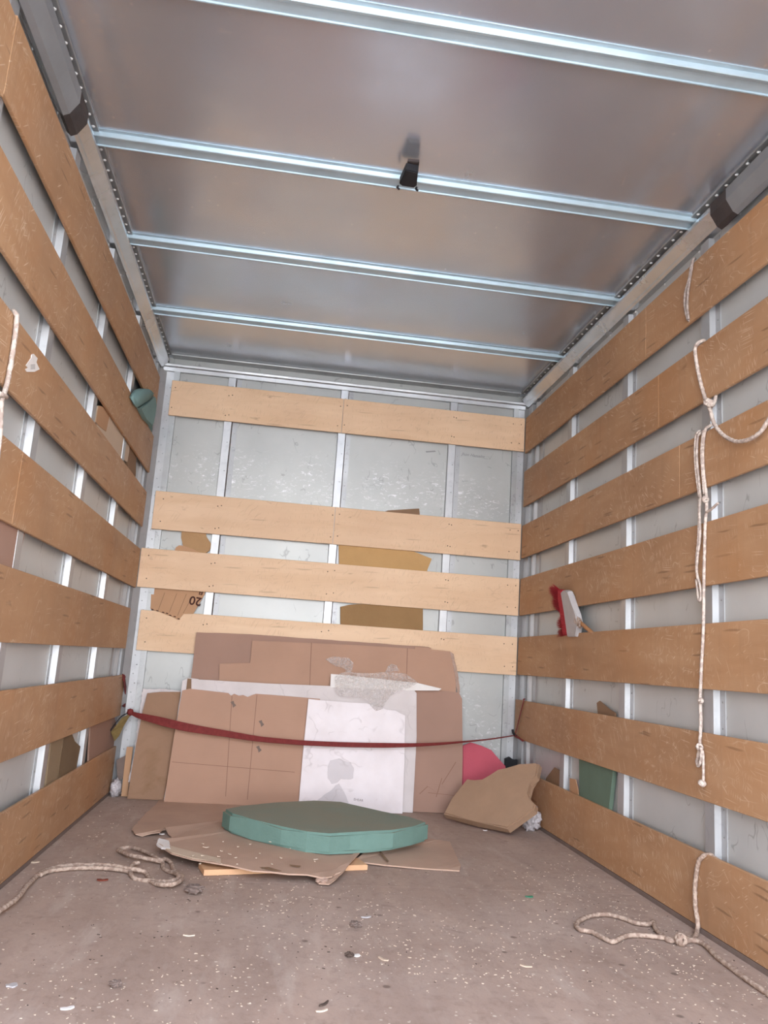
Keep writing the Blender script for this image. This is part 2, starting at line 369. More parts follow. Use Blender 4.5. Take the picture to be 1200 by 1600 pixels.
# wall posts (hat sections riveted to the skin)
for side, wall in ((0, wl), (1, wr)):
    X = (lambda d: -d) if side == 0 else (lambda d: W+d)
    riv = bmesh.new()
    for y in (-.70, -1.367, -2.035, -2.70, -3.37, -4.03, -4.7):
        yc = y-.03; pr = []
        for d, o in ((SH, -.062), (SH-.003, -.062), (SH-.003, -.031), (ST+.0005, -.028), (ST+.0005, .028), (SH-.003, .031), (SH-.003, .062), (SH, .062)):
            pr.append((X(d), yc+o))
        link('wall_post', prism(bmesh.new(), pr, 'z', 0.0, 2.375), POSTM, wall)
        for k in range(28):
            for o in (-.046, .046): dome(riv, (X(SH-.003), yc+o, .06+k*.083), .004, (1-2*side, 0, 0))
    for y0, y1, d in ((-.16, -.135, .02), (-.25, -.2, .03)):
        link('corner_rib', prism(bmesh.new(), [(X(SH), y0-.01), (X(d), y0), (X(d), y1), (X(SH), y1+.01)], 'z', 0, 2.375), POSTM, wall)
    stuff(link('post_rivets', riv, DARKM, wall, True))
riv = bmesh.new()
for x in (.402, 1.074, 1.748):
    pr = [(x-.024, SH), (x-.021, ST+.0005), (x+.021, ST+.0005), (x+.024, SH)]
    link('wall_post', prism(bmesh.new(), pr, 'z', 0, 2.375), POSTM, wb)
    link('post_flange', prism(bmesh.new(), [(x+.0275, SH), (x+.0275, SH-.004), (x+.056, SH-.004), (x+.056, SH)], 'z', 0, 2.375), MIDM, wb)
    link('post_seam', box(bmesh.new(), (x+.023, SH-.001, 0), (x+.0285, SH+.001, 2.375)), DCHIP, wb)
    for k in range(28): dome(riv, (x+.042, SH-.004, .05+k*.083), .0035, (0, -1, 0))
    for k in range(14): dome(riv, (x+.008, ST, .1+k*.171), .004, (0, -1, 0))
stuff(link('post_rivets', riv, DARKM, wb, True))
for side, wall, f0, f1, f2 in ((0, wl, .02, .064, .098), (1, wr, .0, .04, .072)):
    X = (lambda d: d) if side == 0 else (lambda d: W-d)
    pr = [(X(-.036), -.085), (X(-.016), -.085), (X(-.016), -.0), (X(f0), .026), (X(f1), .026), (X(f1), .036), (X(-.036), .036)]
    link('corner_post', prism(bmesh.new(), pr, 'z', 0, 2.385), POSTM, wb)
    link('corner_strip', prism(bmesh.new(), [(X(f1+.001), .014), (X(f2), .014), (X(f2), .036), (X(f1+.001), .036)], 'z', 0, 2.385), DARKM, wb)
    riv = bmesh.new()
    for k in range(46):
        dome(riv, (X((f0+f1)/2+(.008 if k % 2 else -.006)), .026, .03+k*.05), .0035, (0, -1, 0))
    stuff(link('corner_rivets', riv, DARKM, wb, True))
# slats: every board is a part of its wall
SZ = [(2.09, 2.312), (1.755, 1.97), (1.444, 1.643), (1.104, 1.322), (.762, .978), (.407, .622), (.018, .247)]
def slat_mesh(a, b, seed):
    bm = bmesh.new(); box(bm, a, b, .0015)
    return bm
LE = [-.066, -.03, -.03, -.004, -.085, .0, .0]
LJ = {0: -2.74, 3: -2.2, 5: -2.5}
screws = bmesh.new()
for i, (z0, z1) in enumerate(SZ):
    z0 -= .008 if i < 4 else 0; z1 -= .008 if i < 4 else 0
    cuts = [LE[i]] + ([LJ[i]] if i in LJ else []) + [YF+.02]
    for a, b in zip(cuts, cuts[1:]):
        dz = -.012 if (i == 0 and a < -2) else 0
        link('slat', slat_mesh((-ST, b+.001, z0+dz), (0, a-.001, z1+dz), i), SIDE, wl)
RJ = {0: -1.62, 1: -1.735, 2: -1.9}
for i, (z0, z1) in enumerate(SZ):
    cuts = [-.26 if i == 6 else (.012 if i == 5 else -.004)] + ([RJ[i]] if i in RJ else []) + [YF+.02]
    if i in (0, 1): z0 += .003; z1 += .008
    for a, b in zip(cuts, cuts[1:]):
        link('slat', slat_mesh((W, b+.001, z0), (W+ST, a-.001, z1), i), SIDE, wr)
for x0, x1, z0, z1, j in ((.06, 2.196, 2.106, 2.318, 1.07), (.043, 2.196, 1.434, 1.654, 1.07), (.003, 2.196, 1.103, 1.322, None), (.04, 2.196, .758, .978, None)):
    for a, b in ([(x0, j-.0012), (j+.0012, x1)] if j else [(x0, x1)]):
        link('slat', slat_mesh((a, 0, z0), (b, ST, z1), 0), BACK, wb)
    for px in (.08 if x0 > .05 else x0+.04, .39, .41, 1.05, 1.09, 1.745, 1.76, 2.12, 2.17):
        for pz in (z0+.04, z1-.05): dome(screws, (px+.007*math.sin(pz*40), -.0002, pz+.01*math.sin(px*30)), .0035, (0, -1, 0))
stuff(link('slat_screws', screws, DCHIP, wb))
for x0, x1, w in ((-SH, -.001, wl), (W+.001, W+SH, wr)): link('floor_edge_strip', box(bmesh.new(), (x0, YF, 0), (x1, -.03, .0165)), GLUE, w)
# ceiling: crossbeams, edge flanges, rails
def beam(y0):
    bm = bmesh.new(); x0, x1 = .018, W-.018
    pr = [(y0-.016, H), (y0-.016, H-.002), (y0-.002, H-.003), (y0, H-.017), (y0+.002, H-.019), (y0+.012, H-.017), (y0+.020, H-.012), (y0+.030, H-.013), (y0+.044, H-.016),
          (y0+.050, H-.017), (y0+.051, H-.022), (y0+.055, H-.022), (y0+.057, H-.014), (y0+.057, H)]
    return prism(bm, pr, 'x', x0, x1)
for y0 in (-2.773, -2.068, -1.392, -.682, -3.46, -4.15, -4.85): link('ceiling_beam', beam(y0), GALV, ceiling)
for s in (0, 1):
    X = (lambda d: d) if s == 0 else (lambda d: W-d)
    prism_p = [(X(-.036), 2.386), (X(-.012), 2.388), (X(-.004), 2.395), (X(0), 2.400), (X(.031), 2.425), (X(.033), 2.430), (X(.033), 2.440), (X(.0), 2.445), (X(-.036), 2.445)]
    link('edge_rail', prism(bmesh.new(), prism_p, 'y', YF, -.002), RAIL, ceiling)
    link('edge_flange', prism(bmesh.new(), [(X(-.03), H-.006), (X(.042), H-.006), (X(.044), H), (X(-.03), H)], 'y', YF, -.03), DARKM, ceiling)
    riv = bmesh.new()
    for k in range(78): dome(riv, (X(.029), -.05-k*.062, H-.006), .0068, (0, 0, -1))
    stuff(link('flange_rivets', riv, RIVM, ceiling, True))
    riv = bmesh.new()
    for k in range(16): dome(riv, (X(-.034), -.1-k*.27, 2.378), .006, (1-2*s, 0, 0))
    stuff(link('rail_bolts', riv, RIVM, ceiling, True))
    tp = [(X(.037), 2.4435), (X(.037), 2.403), (X(.012), 2.362), (X(-.006), 2.353), (X(-.022), 2.368), (X(-.022), 2.385), (X(-.004), 2.3945), (X(.0335), 2.4245), (X(.0335), 2.4435)]
    t = link('guide_tube', prism(bmesh.new(), tp, 'y', YF+.01, -2.29), TUBEM, ceiling)
    c = Vector((X(.008), 0, 2.40))
    cp = [(c.x+(p[0]-c.x)*1.04, c.z+(p[1]-c.z)*1.05) for p in tp]
    link('end_cap', prism(bmesh.new(), [(p[0], min(p[1], 2.444)) for p in tp], 'y', -2.289, -2.19), BLKC, t)
link('back_rail', prism(bmesh.new(), [(.036, 2.378), (.014, 2.378), (.012, 2.400), (-.002, 2.404), (-.004, 2.416), (.012, 2.424), (.036, 2.43)], 'x', .0, W), POSTM, ceiling)
link('back_flange', prism(bmesh.new(), [(.036, H-.005), (-.030, H-.005), (-.032, H), (.036, H)], 'x', .045, W-.045), DARKM, ceiling)
riv = bmesh.new()
for k in range(40): dome(riv, (.06+k*.054, .0145, 2.388), .003, (0, -1, 0))
stuff(link('back_rail_rivets', riv, DARKM, ceiling))
# black rubber stop under the second beam
st = empty('door_stopper', (1.1, -2.08, H-.04), 'small black rubber door stopper clipped under the ceiling beam near the middle of the roof', 'stopper')
pa = [(627, 291), (625, 284), (633, 268), (653, 268), (652, 292), (648, 296)]
bm = slab([onz(u, v, 2.398) for u, v in ((634, 266), (653, 270), (651, 291), (647, 294), (628, 291), (624, 288))], (0, 0, .030), .003)
kid(link('rubber_block', bm, BLK, None), st)
kid(link('bracket', slab([onz(u, v, 2.428) for u, v in ((637, 252), (655, 254), (653, 272), (635, 269))], (0, 0, .012), .002), BLKC, None), st)
for u, v in ((622, 291), (651, 293)):
    kid(link('prong', sweep(bmesh.new(), [onz(u, v, 2.42), onz(u-1, v+2, 2.40), onz(u+2, v+5, 2.395)], .004, 6, 0), BLK), st)
# ---------------------------------------------------------------- leaning stack against the back wall
LS = .10
def lean(yb): return Vector((0, yb, 0)), Vector((0, 1, -LS)).normalized()
def leansheet(name, yb, px, th, mat, label, cat, bev=0, jit=0, sub=0, seed=0, parent=None, floorit=True):
    p, n = lean(yb); P = []
    for u, v in px:
        q = onp(u, v, p, n)
        if q.z < .002 or (floorit and v > 1232 and q.z < .09): q = Vector((q.x, yb+.0002, .002))
        P.append(q)
    o = link(name, slab(P, n*th, bev, jit, sub, seed), mat, parent)
    if label: tag(o, label, cat)
    return o
leansheet('cardboard_sheet', -.104, [(307, 988), (390, 991), (670, 1011), (676, 1016), (690, 1250), (290, 1250), (296, 1080)], .005, CARD,
          'tallest brown cardboard sheet at the very back of the leaning stack, touching the wood slats', 'cardboard', 0, .001, .05, 1)
b = leansheet('cardboard_sheet', -.122, [(343, 1037), (391, 1036), (394, 1001), (560, 1008), (648, 1014), (649, 1011), (673, 1012), (674, 1015), (703, 1018), (708, 1026), (712, 1050), (716, 1250), (340, 1250)], .005, CARD2,
              'brown cardboard sheet with stepped left corner and ragged right edge, high in the stack', 'cardboard', 0, .0008, .05, 2)
p, n = lean(-.124)
link('torn_edge', slab([onp(u, v, p, n) for u, v in ((703, 1018), (709, 1022), (710, 1032), (714, 1045), (718, 1070), (719, 1082), (714, 1082), (710, 1050), (706, 1030))], n*.006, 0, .002, .01, 5), FLUTE, b)
for a, c in (((486, 1004), (483, 1080)), ((636, 1013), (634, 1080))):
    link('crease', slab([onp(*a, *lean(-.1225)), onp(a[0]+1.2, a[1], *lean(-.1225)), onp(c[0]+1.2, c[1], *lean(-.1225)), onp(*c, *lean(-.1225))], n*.0005), CREASE, b)
f = leansheet('cardboard_sheet', -.134, [(640, 1078), (700, 1080), (717, 1082), (722, 1092), (723, 1180), (721, 1268), (640, 1268)], .005, CARD,
              'brown cardboard sheet at the right end of the stack with creased lower corner', 'cardboard', 0, 0, 0)
for a, c in (((668, 1238), (716, 1243)), ((690, 1215), (681, 1245)), ((712, 1190), (690, 1225)), ((655, 1240), (668, 1228)), ((668, 1228), (682, 1238))):
    link('crease', slab([onp(*a, *lean(-.1345)), onp(a[0]+1, a[1]+1, *lean(-.1345)), onp(c[0]+1, c[1]+1, *lean(-.1345)), onp(*c, *lean(-.1345))], n*.0006), CREASE, f)
leansheet('foam_sheet', -.146, [(285, 1064), (294, 1059), (310, 1061), (300, 1240), (257, 1240), (266, 1195)], .008, WFOAM2,
          'thin off-white foam sheet whose left edge sticks out beside the big cardboard', 'foam sheet', 0, .001, .03, 3)
leansheet('cardboard_strip', -.152, [(293, 1060), (301, 1061), (300, 1085), (290, 1085)], .004, CARDB,
          'narrow brown cardboard strip wedged at top left between the white foam sheets', 'cardboard', floorit=False)
leansheet('foam_sheet', -.166, [(299, 1061), (420, 1068), (520, 1072), (618, 1076), (646, 1077), (651, 1083), (651, 1150), (648, 1210), (645, 1268), (300, 1240)], .018, WFOAM2,
          'long grey-white foam sheet whose top and right edges show behind the white board', 'foam sheet', .003)
d = leansheet('cardboard_sheet', -.182, [(285, 1079), (296, 1076), (340, 1081), (357, 1083), (361, 1087), (366, 1084), (373, 1087), (380, 1086), (387, 1089), (394, 1086), (400, 1084), (440, 1087), (500, 1092),
              (500, 1256), (400, 1250), (330, 1244), (258, 1238), (272, 1150)], .005, CARD2,
              'big creased brown cardboard with torn top edge and a flap bent onto the floor', 'cardboard', 0, 0, 0)
pd_, n = lean(-.1826)
for a, c in (((362, 1087), (352, 1244)), ((401, 1085), (386, 1249)), ((277, 1140), (470, 1162)), ((268, 1190), (460, 1206))):
    link('crease', slab([onp(*a, pd_, n), onp(a[0]+1, a[1]+1, pd_, n), onp(c[0]+1, c[1]+1, pd_, n), onp(*c, pd_, n)], n*.0008), CREASE, d)
for u, v in ((408, 1130), (404, 1170), (364, 1100)):
    link('scuff', slab([onp(u+dx, v+dy, pd_, n) for dx, dy in ((-4, -3), (1, -5), (2, -1), (5, 2), (0, 6), (-1, 1))], n*.0006), GLUE, d)
fl = [onz(u, v, z) for u, v, z in ((256, 1240, .006), (244, 1257, .006), (224, 1274, .006), (206, 1296, .010), (212, 1303, .012), (222, 1306, .006), (235, 1302, .014), (250, 1300, .022), (258, 1293, .02), (263, 1303, .010), (270, 1309, .006),
                                (330, 1300, .006), (420, 1300, .006), (500, 1275, .006), (500, 1256, .006), (400, 1252, .006), (330, 1246, .006))]
link('floor_flap', slab(fl, (0, 0, -.0035), 0, .003, .03, 7), CARDL, d)
e = leansheet('foam_board', -.206, [(482, 1092), (500, 1094), (540, 1097), (573, 1099), (588, 1104), (597, 1105), (603, 1109), (618, 1110), (626, 1115), (633, 1118), (632, 1190), (629, 1268), (600, 1268), (467, 1252), (474, 1170)], .018, WFOAM,
              'bright white rectangular foam board at the front of the stack with peeled patch', 'foam board', .0015)
pe, n = lean(-.2068)
for P in ([(516, 1188), (530, 1185), (537, 1189), (548, 1191), (553, 1200), (552, 1216), (545, 1218), (533, 1217), (527, 1223), (518, 1225), (512, 1216), (512, 1198)],
          [(524, 1227), (530, 1224), (538, 1238), (545, 1254), (536, 1262), (495, 1262), (492, 1254), (505, 1243), (516, 1236)]):
    link('peeled_patch', slab([onp(u, v, pe, n) for u, v in P], n*.0012, 0, .002, .012, 3), PATCH, e)
def text(name, body, size, mat, parent, loc, xa, ya, font_shear=0, off=0):
    cu = bpy.data.curves.new(name, 'FONT'); cu.body = body; cu.size = size; cu.extrude = .0003; cu.shear = font_shear; cu.offset = off
    cu.align_x = 'CENTER'; cu.align_y = 'CENTER'
    tmp = bpy.data.objects.new('tmp', cu); COL.objects.link(tmp); bpy.context.view_layer.update()
    me = bpy.data.meshes.new_from_object(tmp.evaluated_get(bpy.context.evaluated_depsgraph_get()))
    bpy.data.objects.remove(tmp)
    X = Vector(xa).normalized(); Y = (Vector(ya)-X*Vector(ya).dot(X)).normalized(); Z = X.cross(Y)
    M = Matrix(((X.x, Y.x, Z.x, loc[0]), (X.y, Y.y, Z.y, loc[1]), (X.z, Y.z, Z.z, loc[2]), (0, 0, 0, 1)))
    me.transform(M); me.materials.clear(); me.materials.append(mat); me.name = name
    o = bpy.data.objects.new(name, me); COL.objects.link(o); o.parent = parent
    return o
text('printed_stamp', 'EHEAR', .017, PENF, e, onp(560, 1250, Vector((0, -.2085, 0)), n), (1, 0, -.10), (0, .1, 1))
text('pencil_writing', 'Jhon Hasselm__', .026, PENC, wb, ony(742, 712, SH-.0006), (1, 0, -.03), (0, 0, 1), .35, .0002)
link('pencil_mark', slab([ony(u, v, SH-.0006) for u, v in ((665, 705), (680, 704), (681, 706), (666, 707))], (0, .0003, 0)), PENC, wb)
# paper and bubble wrap over the tops
leansheet('paper_strip', -.170, [(517, 1053), (530, 1054), (652, 1067), (690, 1076), (686, 1079), (640, 1079), (516, 1074)], .0012, PAPER,
          'flat white paper strip peeping out from under the bubble wrap on top of the stack', 'paper', floorit=False)
def film_patch(name, px, plane, amp, mat, seed):
    p, n = plane; P = [onp(u, v, p, n) for u, v in px]
    bm = bmesh.new(); vs = [bm.verts.new(q) for q in P]; bm.faces.new(vs)
    bmesh.ops.triangulate(bm, faces=bm.faces[:]); 
    for _ in range(4): bmesh.ops.subdivide_edges(bm, edges=[e for e in bm.edges if e.calc_length() > .012], cuts=1, use_grid_fill=False)
    bmesh.ops.triangulate(bm, faces=bm.faces[:])
    for v in bm.verts:
        v.co += n*(-amp*(.6+mnoise.noise(v.co*22+Vector((seed, 0, 0)))+.4*mnoise.noise(v.co*70)))
    return link(name, bm, mat, None, True)
tag(film_patch('bubble_wrap', [(523, 1058), (532, 1052), (545, 1048), (553, 1051), (580, 1052), (606, 1050), (632, 1052), (642, 1058), (653, 1067), (640, 1074), (622, 1080), (610, 1088), (602, 1098), (597, 1108), (587, 1111), (579, 1103), (574, 1094), (560, 1090), (532, 1088), (524, 1080)],
    (Vector((0, -.207, 0)), n), .009, BUB, 3), 'crumpled clear bubble wrap draped over the top of the white foam boards', 'bubble wrap')
film_w = film_patch('plastic_wisp', [(508, 1030), (520, 1026), (532, 1027), (545, 1028), (552, 1036), (550, 1048), (542, 1050), (536, 1044), (522, 1040)], (Vector((0, -.14, 0)), n), .008, BUB, 8)
tag(film_w, 'wisp of clear plastic film sticking up on the left above the bubble wrap', 'plastic')
tag(film_patch('plastic_wisp', [(602, 1050), (606, 1041), (612, 1037), (620, 1040), (624, 1049)], (Vector((0, -.14, 0)), n), .008, BUB, 9),
    'small curl of clear plastic film sticking up on the right above the bubble wrap', 'plastic')
# left end of the stack
leansheet('foam_sheet', -.085, [(223, 1076), (260, 1077), (284, 1079), (280, 1235), (200, 1222), (204, 1205), (209, 1180), (216, 1125)], .006, WFOAM2,
          'thin white foam sheet with ragged left edge behind the light brown corner slab', 'foam sheet', 0, .0025, .012, 4)
leansheet('foam_slab', -.125, [(230, 1083), (250, 1081), (283, 1081), (272, 1150), (257, 1246), (200, 1236), (210, 1178), (223, 1110)], .032, SLABH,
          'upright light brown slab leaning in the left corner with dark stain at top', 'foam slab', .004)
leansheet('cardboard_strip', -.060, [(198, 1167), (208, 1167), (203, 1205), (200, 1238), (190, 1238), (194, 1200)], .004, CARDT,
          'narrow tan cardboard strip standing in the left back corner', 'cardboard')
bg_ = bmesh.new(); blob(bg_, (.035, -.075, .045), (.028, .030, .045), 2, .5, 9); 
tag(link('plastic_bag', bg_, BAG, None, True), 'crumpled grey plastic in the left back corner on the floor', 'plastic bag')
tag(link('cardboard_scrap', slab([ony(u, v, -.035) for u, v in ((182, 1188), (196, 1180), (193, 1215), (184, 1220))], (0, .004, 0), 0, .002, .01), GLUE), 'dirty grey cardboard scrap above the crumpled plastic in the left corner', 'cardboard')
# right corner
leansheet('foam_sheet', -.075, [(722, 1166), (736, 1160), (752, 1165), (768, 1172), (778, 1184), (790, 1197), (794, 1225), (770, 1262), (722, 1262)], .03, RED,
          'bright red foam piece standing behind the right end of the stack', 'foam', .005)
tag(link('rubber_block', slab([ony(u, v, -.02) for u, v in ((790, 1186), (797, 1183), (803, 1188), (809, 1187), (811, 1230), (790, 1230))], (0, .03, 0), .003), BLK), 'small black rubber block in the right back corner behind the tan foam slab', 'block')
A, B, C = onz(690, 1280, .002), onz(804, 1309, .002), onx(846, 1206, W-.008)
C = onx(843, 1212, W-.03)
nn = (B-A).cross(C-A).normalized()
if nn.z < 0: nn = -nn
th = .045
px = [(729, 1216), (742, 1219), (754, 1220), (764, 1210), (778, 1203), (792, 1198), (812, 1194), (834, 1191), (842, 1193), (838, 1212), (826, 1222), (821, 1240), (824, 1248), (836, 1256), (834, 1264), (792, 1294), (740, 1283), (692, 1271), (706, 1248)]
P = [onp(u, v, A+nn*th, nn) for u, v in px]
P = [Vector((min(q.x, W-.01), q.y, q.z)) for q in P]
sl = link('foam_slab', slab(P, -nn*th, .008), SLABF)
tag(sl, 'thick irregular tan foam slab tilted on the floor in front of the right back corner', 'foam slab')
bmx = bmesh.new(); blob(bmx, (2.145, -.50, .060), (.044, .05, .060), 4, .45, 10, 4)
tag(link('plastic_bag', bmx, BAG, None, True), 'crumpled white plastic bag beside the tan foam slab against the lowest right slat', 'plastic bag')
# ---------------------------------------------------------------- floor pile
GT = .112
px = [(349, 1264), (375, 1258), (430, 1254), (490, 1251), (533, 1253), (565, 1259), (600, 1268), (640, 1277), (669, 1285), (645, 1291), (615, 1297), (580, 1299), (548, 1300), (516, 1303), (480, 1298), (440, 1291), (395, 1280), (360, 1271)]
gp = [onz(u, v, GT) for u, v in px]
bm = slab(gp, (0, 0, -.078), .010)
for v in bm.verts: v.co.z += .006*mnoise.noise(v.co*6) - (.012 if v.co.x > 1.4 else 0)*(v.co.x-1.4)
o = link('foam_slab', bm, GREEN); tag(o, 'thick dusty green foam slab lying on the cardboard in front of the stack', 'foam slab')
lc = [(246, 1319, .035), (252, 1312, .040), (262, 1310, .038), (300, 1298, .03), (345, 1284, .028), (420, 1290, .028), (500, 1315, .028), (560, 1326, .028), (548, 1340, .030), (530, 1358, .03), (519, 1369, .026),
      (505, 1371, .026), (480, 1366, .032), (450, 1365, .034), (425, 1362, .036), (395, 1360, .036), (360, 1352, .040), (330, 1347, .042), (300, 1342, .038), (268, 1333, .034)]
o = link('cardboard_sheet', slab([onz(*q) for q in lc], (0, 0, -.005), 0, .0025, .05, 9), CARDL)
tag(o, 'flattened dusty cardboard sheet with pointed left corner lying under the green foam', 'cardboard')
link('folded_edge', slab([onz(*q) for q in ((246, 1319, .034), (268, 1333, .034), (300, 1342, .037), (345, 1350, .038), (345, 1343, .040), (300, 1332, .040), (262, 1322, .036))], (0, 0, .004), .001), CARDP, o)
link('torn_corner', slab([onz(*q) for q in ((244, 1321, .030), (248, 1312, .038), (264, 1316, .040), (266, 1328, .036), (252, 1327, .03))], (0, 0, .006), 0, .002, .01), PAPER, o)
for q in ([(405, 1355), (420, 1355), (440, 1361), (425, 1360)], [(452, 1351), (470, 1353), (468, 1355), (455, 1353)]):
    link('tear', slab([onz(u, v, .0385) for u, v in q], (0, 0, .0008)), CARDB, o)
st_ = [(560, 1326, .034), (566, 1328, .034), (548, 1347, .034), (536, 1362, .026), (524, 1374, .018), (514, 1381, .010), (498, 1380, .010), (502, 1370, .018), (518, 1366, .026), (532, 1352, .034)]
o2 = link('cardboard_strip', slab([onz(*q) for q in st_], (0, 0, -.004), 0, .0015, .03, 3), CARDL); tag(o2, 'twisted narrow cardboard strip hanging off the front of the floor cardboard', 'cardboard')
bmx = bmesh.new(); blob(bmx, onz(504, 1376, .014), (.022, .018, .011), 5, .5, 9); link('frayed_end', bmx, FLUTE, o2)
rc = [(552, 1345, .012), (600, 1351, .010), (655, 1356, .007), (718, 1360, .006), (720, 1352, .012), (712, 1335, .010), (703, 1315, .008), (670, 1310, .012), (620, 1318, .020), (575, 1328, .024)]
o = link('cardboard_sheet', slab([onz(*q) for q in rc], (0, 0, -.005), 0, .0015, .04, 6), CARDL)
tag(o, 'flat triangular cardboard piece on the floor right of the green foam', 'cardboard')
link('crease', slab([onz(u, v, .0205) for u, v in ((590, 1328), (592, 1327), (608, 1346), (606, 1347))], (0, 0, .001)), CARDB, o)
a, b2 = onz(318, 1369, 0.001), onz(574, 1360, .001); dv = (b2-a).normalized(); nv = Vector((-dv.y, dv.x, 0))
bm = bmesh.new(); q = [a, b2, b2+nv*.11, a+nv*.11]
o = link('wooden_board', slab([v+Vector((0, 0, .020)) for v in q], (0, 0, -.019), .001), EDGEW)
tag(o, 'pale wooden board lying on the floor beneath the cardboard sheet', 'board')
# ---------------------------------------------------------------- things stuck behind the slats
def backthing(name, px, y, th, mat, label, cat, bev=0, jit=0, sub=0, ky=0, zref=0, seed=0):
    P = []
    nrm = Vector((0, 1, -ky)).normalized()
    for u, v in px: P.append(onp(u, v, Vector((0, y, zref)), nrm))
    o = link(name, slab(P, nrm*th, bev, jit, sub, seed), mat); tag(o, label, cat); return o
backthing('foam_piece', [(284, 825), (320, 826), (322, 839), (331, 851), (327, 860), (319, 866), (312, 880), (300, 880), (290, 866), (286, 853), (283, 840)], .0145, .018, OLIVE,
          'tan foam scrap stuck behind the slats at upper left of the back wall', 'foam', .003)
backthing('cardboard_scrap', [(272, 862), (275, 855), (280, 852), (287, 853), (302, 858), (317, 866), (318, 880), (272, 878)], .0125, .0015, CARDT,
          'small rounded cardboard scrap in front of the tan foam scrap on the back wall', 'cardboard')
bx = backthing('cardboard_box_piece', [(237, 912), (321, 917), (320, 928), (302, 959), (287, 959), (279, 968.5), (270, 964), (258, 959.5), (247, 955), (235, 952)], -.0085, .003, CARDT,
               'bent brown box cardboard with upside-down printed digits between slats at left of the back wall', 'cardboard', 0, 0, 0, .20, .955)
nb = Vector((0, 1, -.20)).normalized(); pb = Vector((0, -.0092, .955))
text('printed_number', '20', .068, INK, bx, onp(305.5, 938.5, pb, nb), (-1, 0, .10), (.28, -.20, -1), 0, .0014)
text('printed_letters', 'EL', .03, INK, bx, onp(313, 926, pb, nb), (-1, 0, .10), (.28, -.20, -1), 0, .0012)
for i, (u, v) in enumerate(((238, 952.2), (246, 954.5), (255, 957), (261, 958.5), (266, 961.5), (273, 963.5), (279.2, 967))):
    link('edge_print', slab([onp(u+dx, v+dy, pb, nb) for dx, dy in ((-2, -1.3), (1.6, -.6), (2, 1), (-1.6, .3))], nb*.0004), INK, bx)
for a, c in (((257, 926), (247, 953)), ((276, 927), (264, 957)), ((291, 928), (277, 962)), ((300, 932), (286, 958))):
    link('crease', slab([onp(*a, pb, nb), onp(a[0]+.8, a[1], pb, nb), onp(c[0]+.8, c[1], pb, nb), onp(*c, pb, nb)], nb*.0004), CARDB, bx)
backthing('foam_piece', [(529, 846), (560, 850), (587, 852), (615, 856), (643, 860), (660, 867), (675, 873), (668, 890), (664, 905), (532, 900), (530, 882)], .0145, .018, OLIVE2,
          'ochre foam strip behind the middle of the back wall slats, above the darker one', 'foam', .003)
backthing('foam_piece', [(532, 948), (545, 945), (557, 944), (600, 944), (647, 947), (661, 950), (661, 990), (655, 1000), (540, 998), (532, 975)], .0145, .018, OLIVE3,
          'darker brown foam strip behind the back wall slats, below the ochre foam strip', 'foam', .003)
o = link('cardboard_strip', slab([ony(u, v, .003) for u, v in ((597, 801.5), (606, 797.5), (630, 796), (655, 794.5), (656, 804), (630, 804))], (0, .004, 0)), CARDB)
tag(o, 'thin cardboard strip lying on top edge of the second slat of the back wall', 'cardboard')
def sidething(name, px, x, th, mat, label, cat, bev=0, jit=0, sub=0, seed=0):
    P = [onx(u, v, x) for u, v in px]; s = -1 if x < 1 else 1
    o = link(name, slab(P, (s*th, 0, 0), bev, jit, sub, seed), mat)
    if label: tag(o, label, cat)
    return o
# left wall
o = sidething('cardboard_box', [(154, 634), (167, 636), (176, 645), (203, 689), (202, 705), (199, 722), (185, 712), (160, 690), (150, 660)], -.016, .016, CARDP,
              'pale folded cardboard box wedged behind the left slats near the back', 'cardboard box')
link('lit_side_panel', slab([onx(u, v, -.0135) for u, v in ((154, 634), (167, 636), (175, 645), (171, 650), (166, 674), (158, 668), (150, 660))], (-.002, 0, 0)), CARDT, o)  # box's left face: its orange lighting is put into this flat patch's colour
sidething('paper_scrap', [(201, 694), (208, 703), (213, 712), (212, 745), (200, 735), (199, 718)], -.018, .01, CARDB, 'crumpled brown paper just right of the pale cardboard box behind the left slats', 'paper', .002)
sidething('cardboard_sheet', [(-30, 790), (30, 815), (39, 833), (33, 860), (27, 895), (-30, 900)], -.014, .005, CARD, 'pinkish-brown cardboard behind the left slats at the left edge of the view', 'cardboard')
o = sidething('cardboard_sheet', [(142, 1130), (178, 1115), (185, 1150), (184, 1175), (138, 1200)], -.014, .008, CARD, 'brown cardboard panel between the two lowest left slats next to the corner', 'cardboard')
sidething('foam_piece', [(81, 1150), (99, 1145), (99, 1157), (86, 1235), (70, 1240)], -.016, .016, plain('pale_olive_foam', rgb(150, 130, 104), .9, .1), 'pale olive foam strip behind the lowest left slats beside a post', 'foam', .002)
sidething('foam_piece', [(100, 1148), (112, 1144), (117, 1159), (126, 1166), (120, 1196), (118, 1215), (87, 1235)], -.0145, .016, plain('dark_olive_foam', rgb(124, 104, 80), .9, .1), 'darker olive cardboard-like foam overlapping the pale strip behind the lowest left slats', 'foam', .002)
# teal foam curled over the second left slat
t = empty('foam_roll', onx(225, 650, -.02), 'teal foam sheet curled over behind the second left slat near the back corner', 'foam')
bm = slab([onx(u, v, .030) for u, v in ((211, 623), (213, 617), (219, 611), (226, 608), (233, 608), (240, 611), (242, 615), (239, 620), (229, 628), (218, 637))], (-.030, 0, 0), .009)
kid(link('curled_end', bm, TEAL, None, True), t)
bm = slab([onx(u, v, .024) for u, v in ((219, 638), (230, 631), (240, 622), (244, 620), (245, 634), (243, 650), (239, 667), (229, 655))], (-.023, 0, 0), .006)
kid(link('front_fold', bm, TEAL), t)
bm = slab([onx(u, v, -.014) for u, v in ((222, 636), (239, 655), (236, 700), (212, 660))], (-.018, 0, 0), .004)
kid(link('tucked_end', bm, TEAL), t)
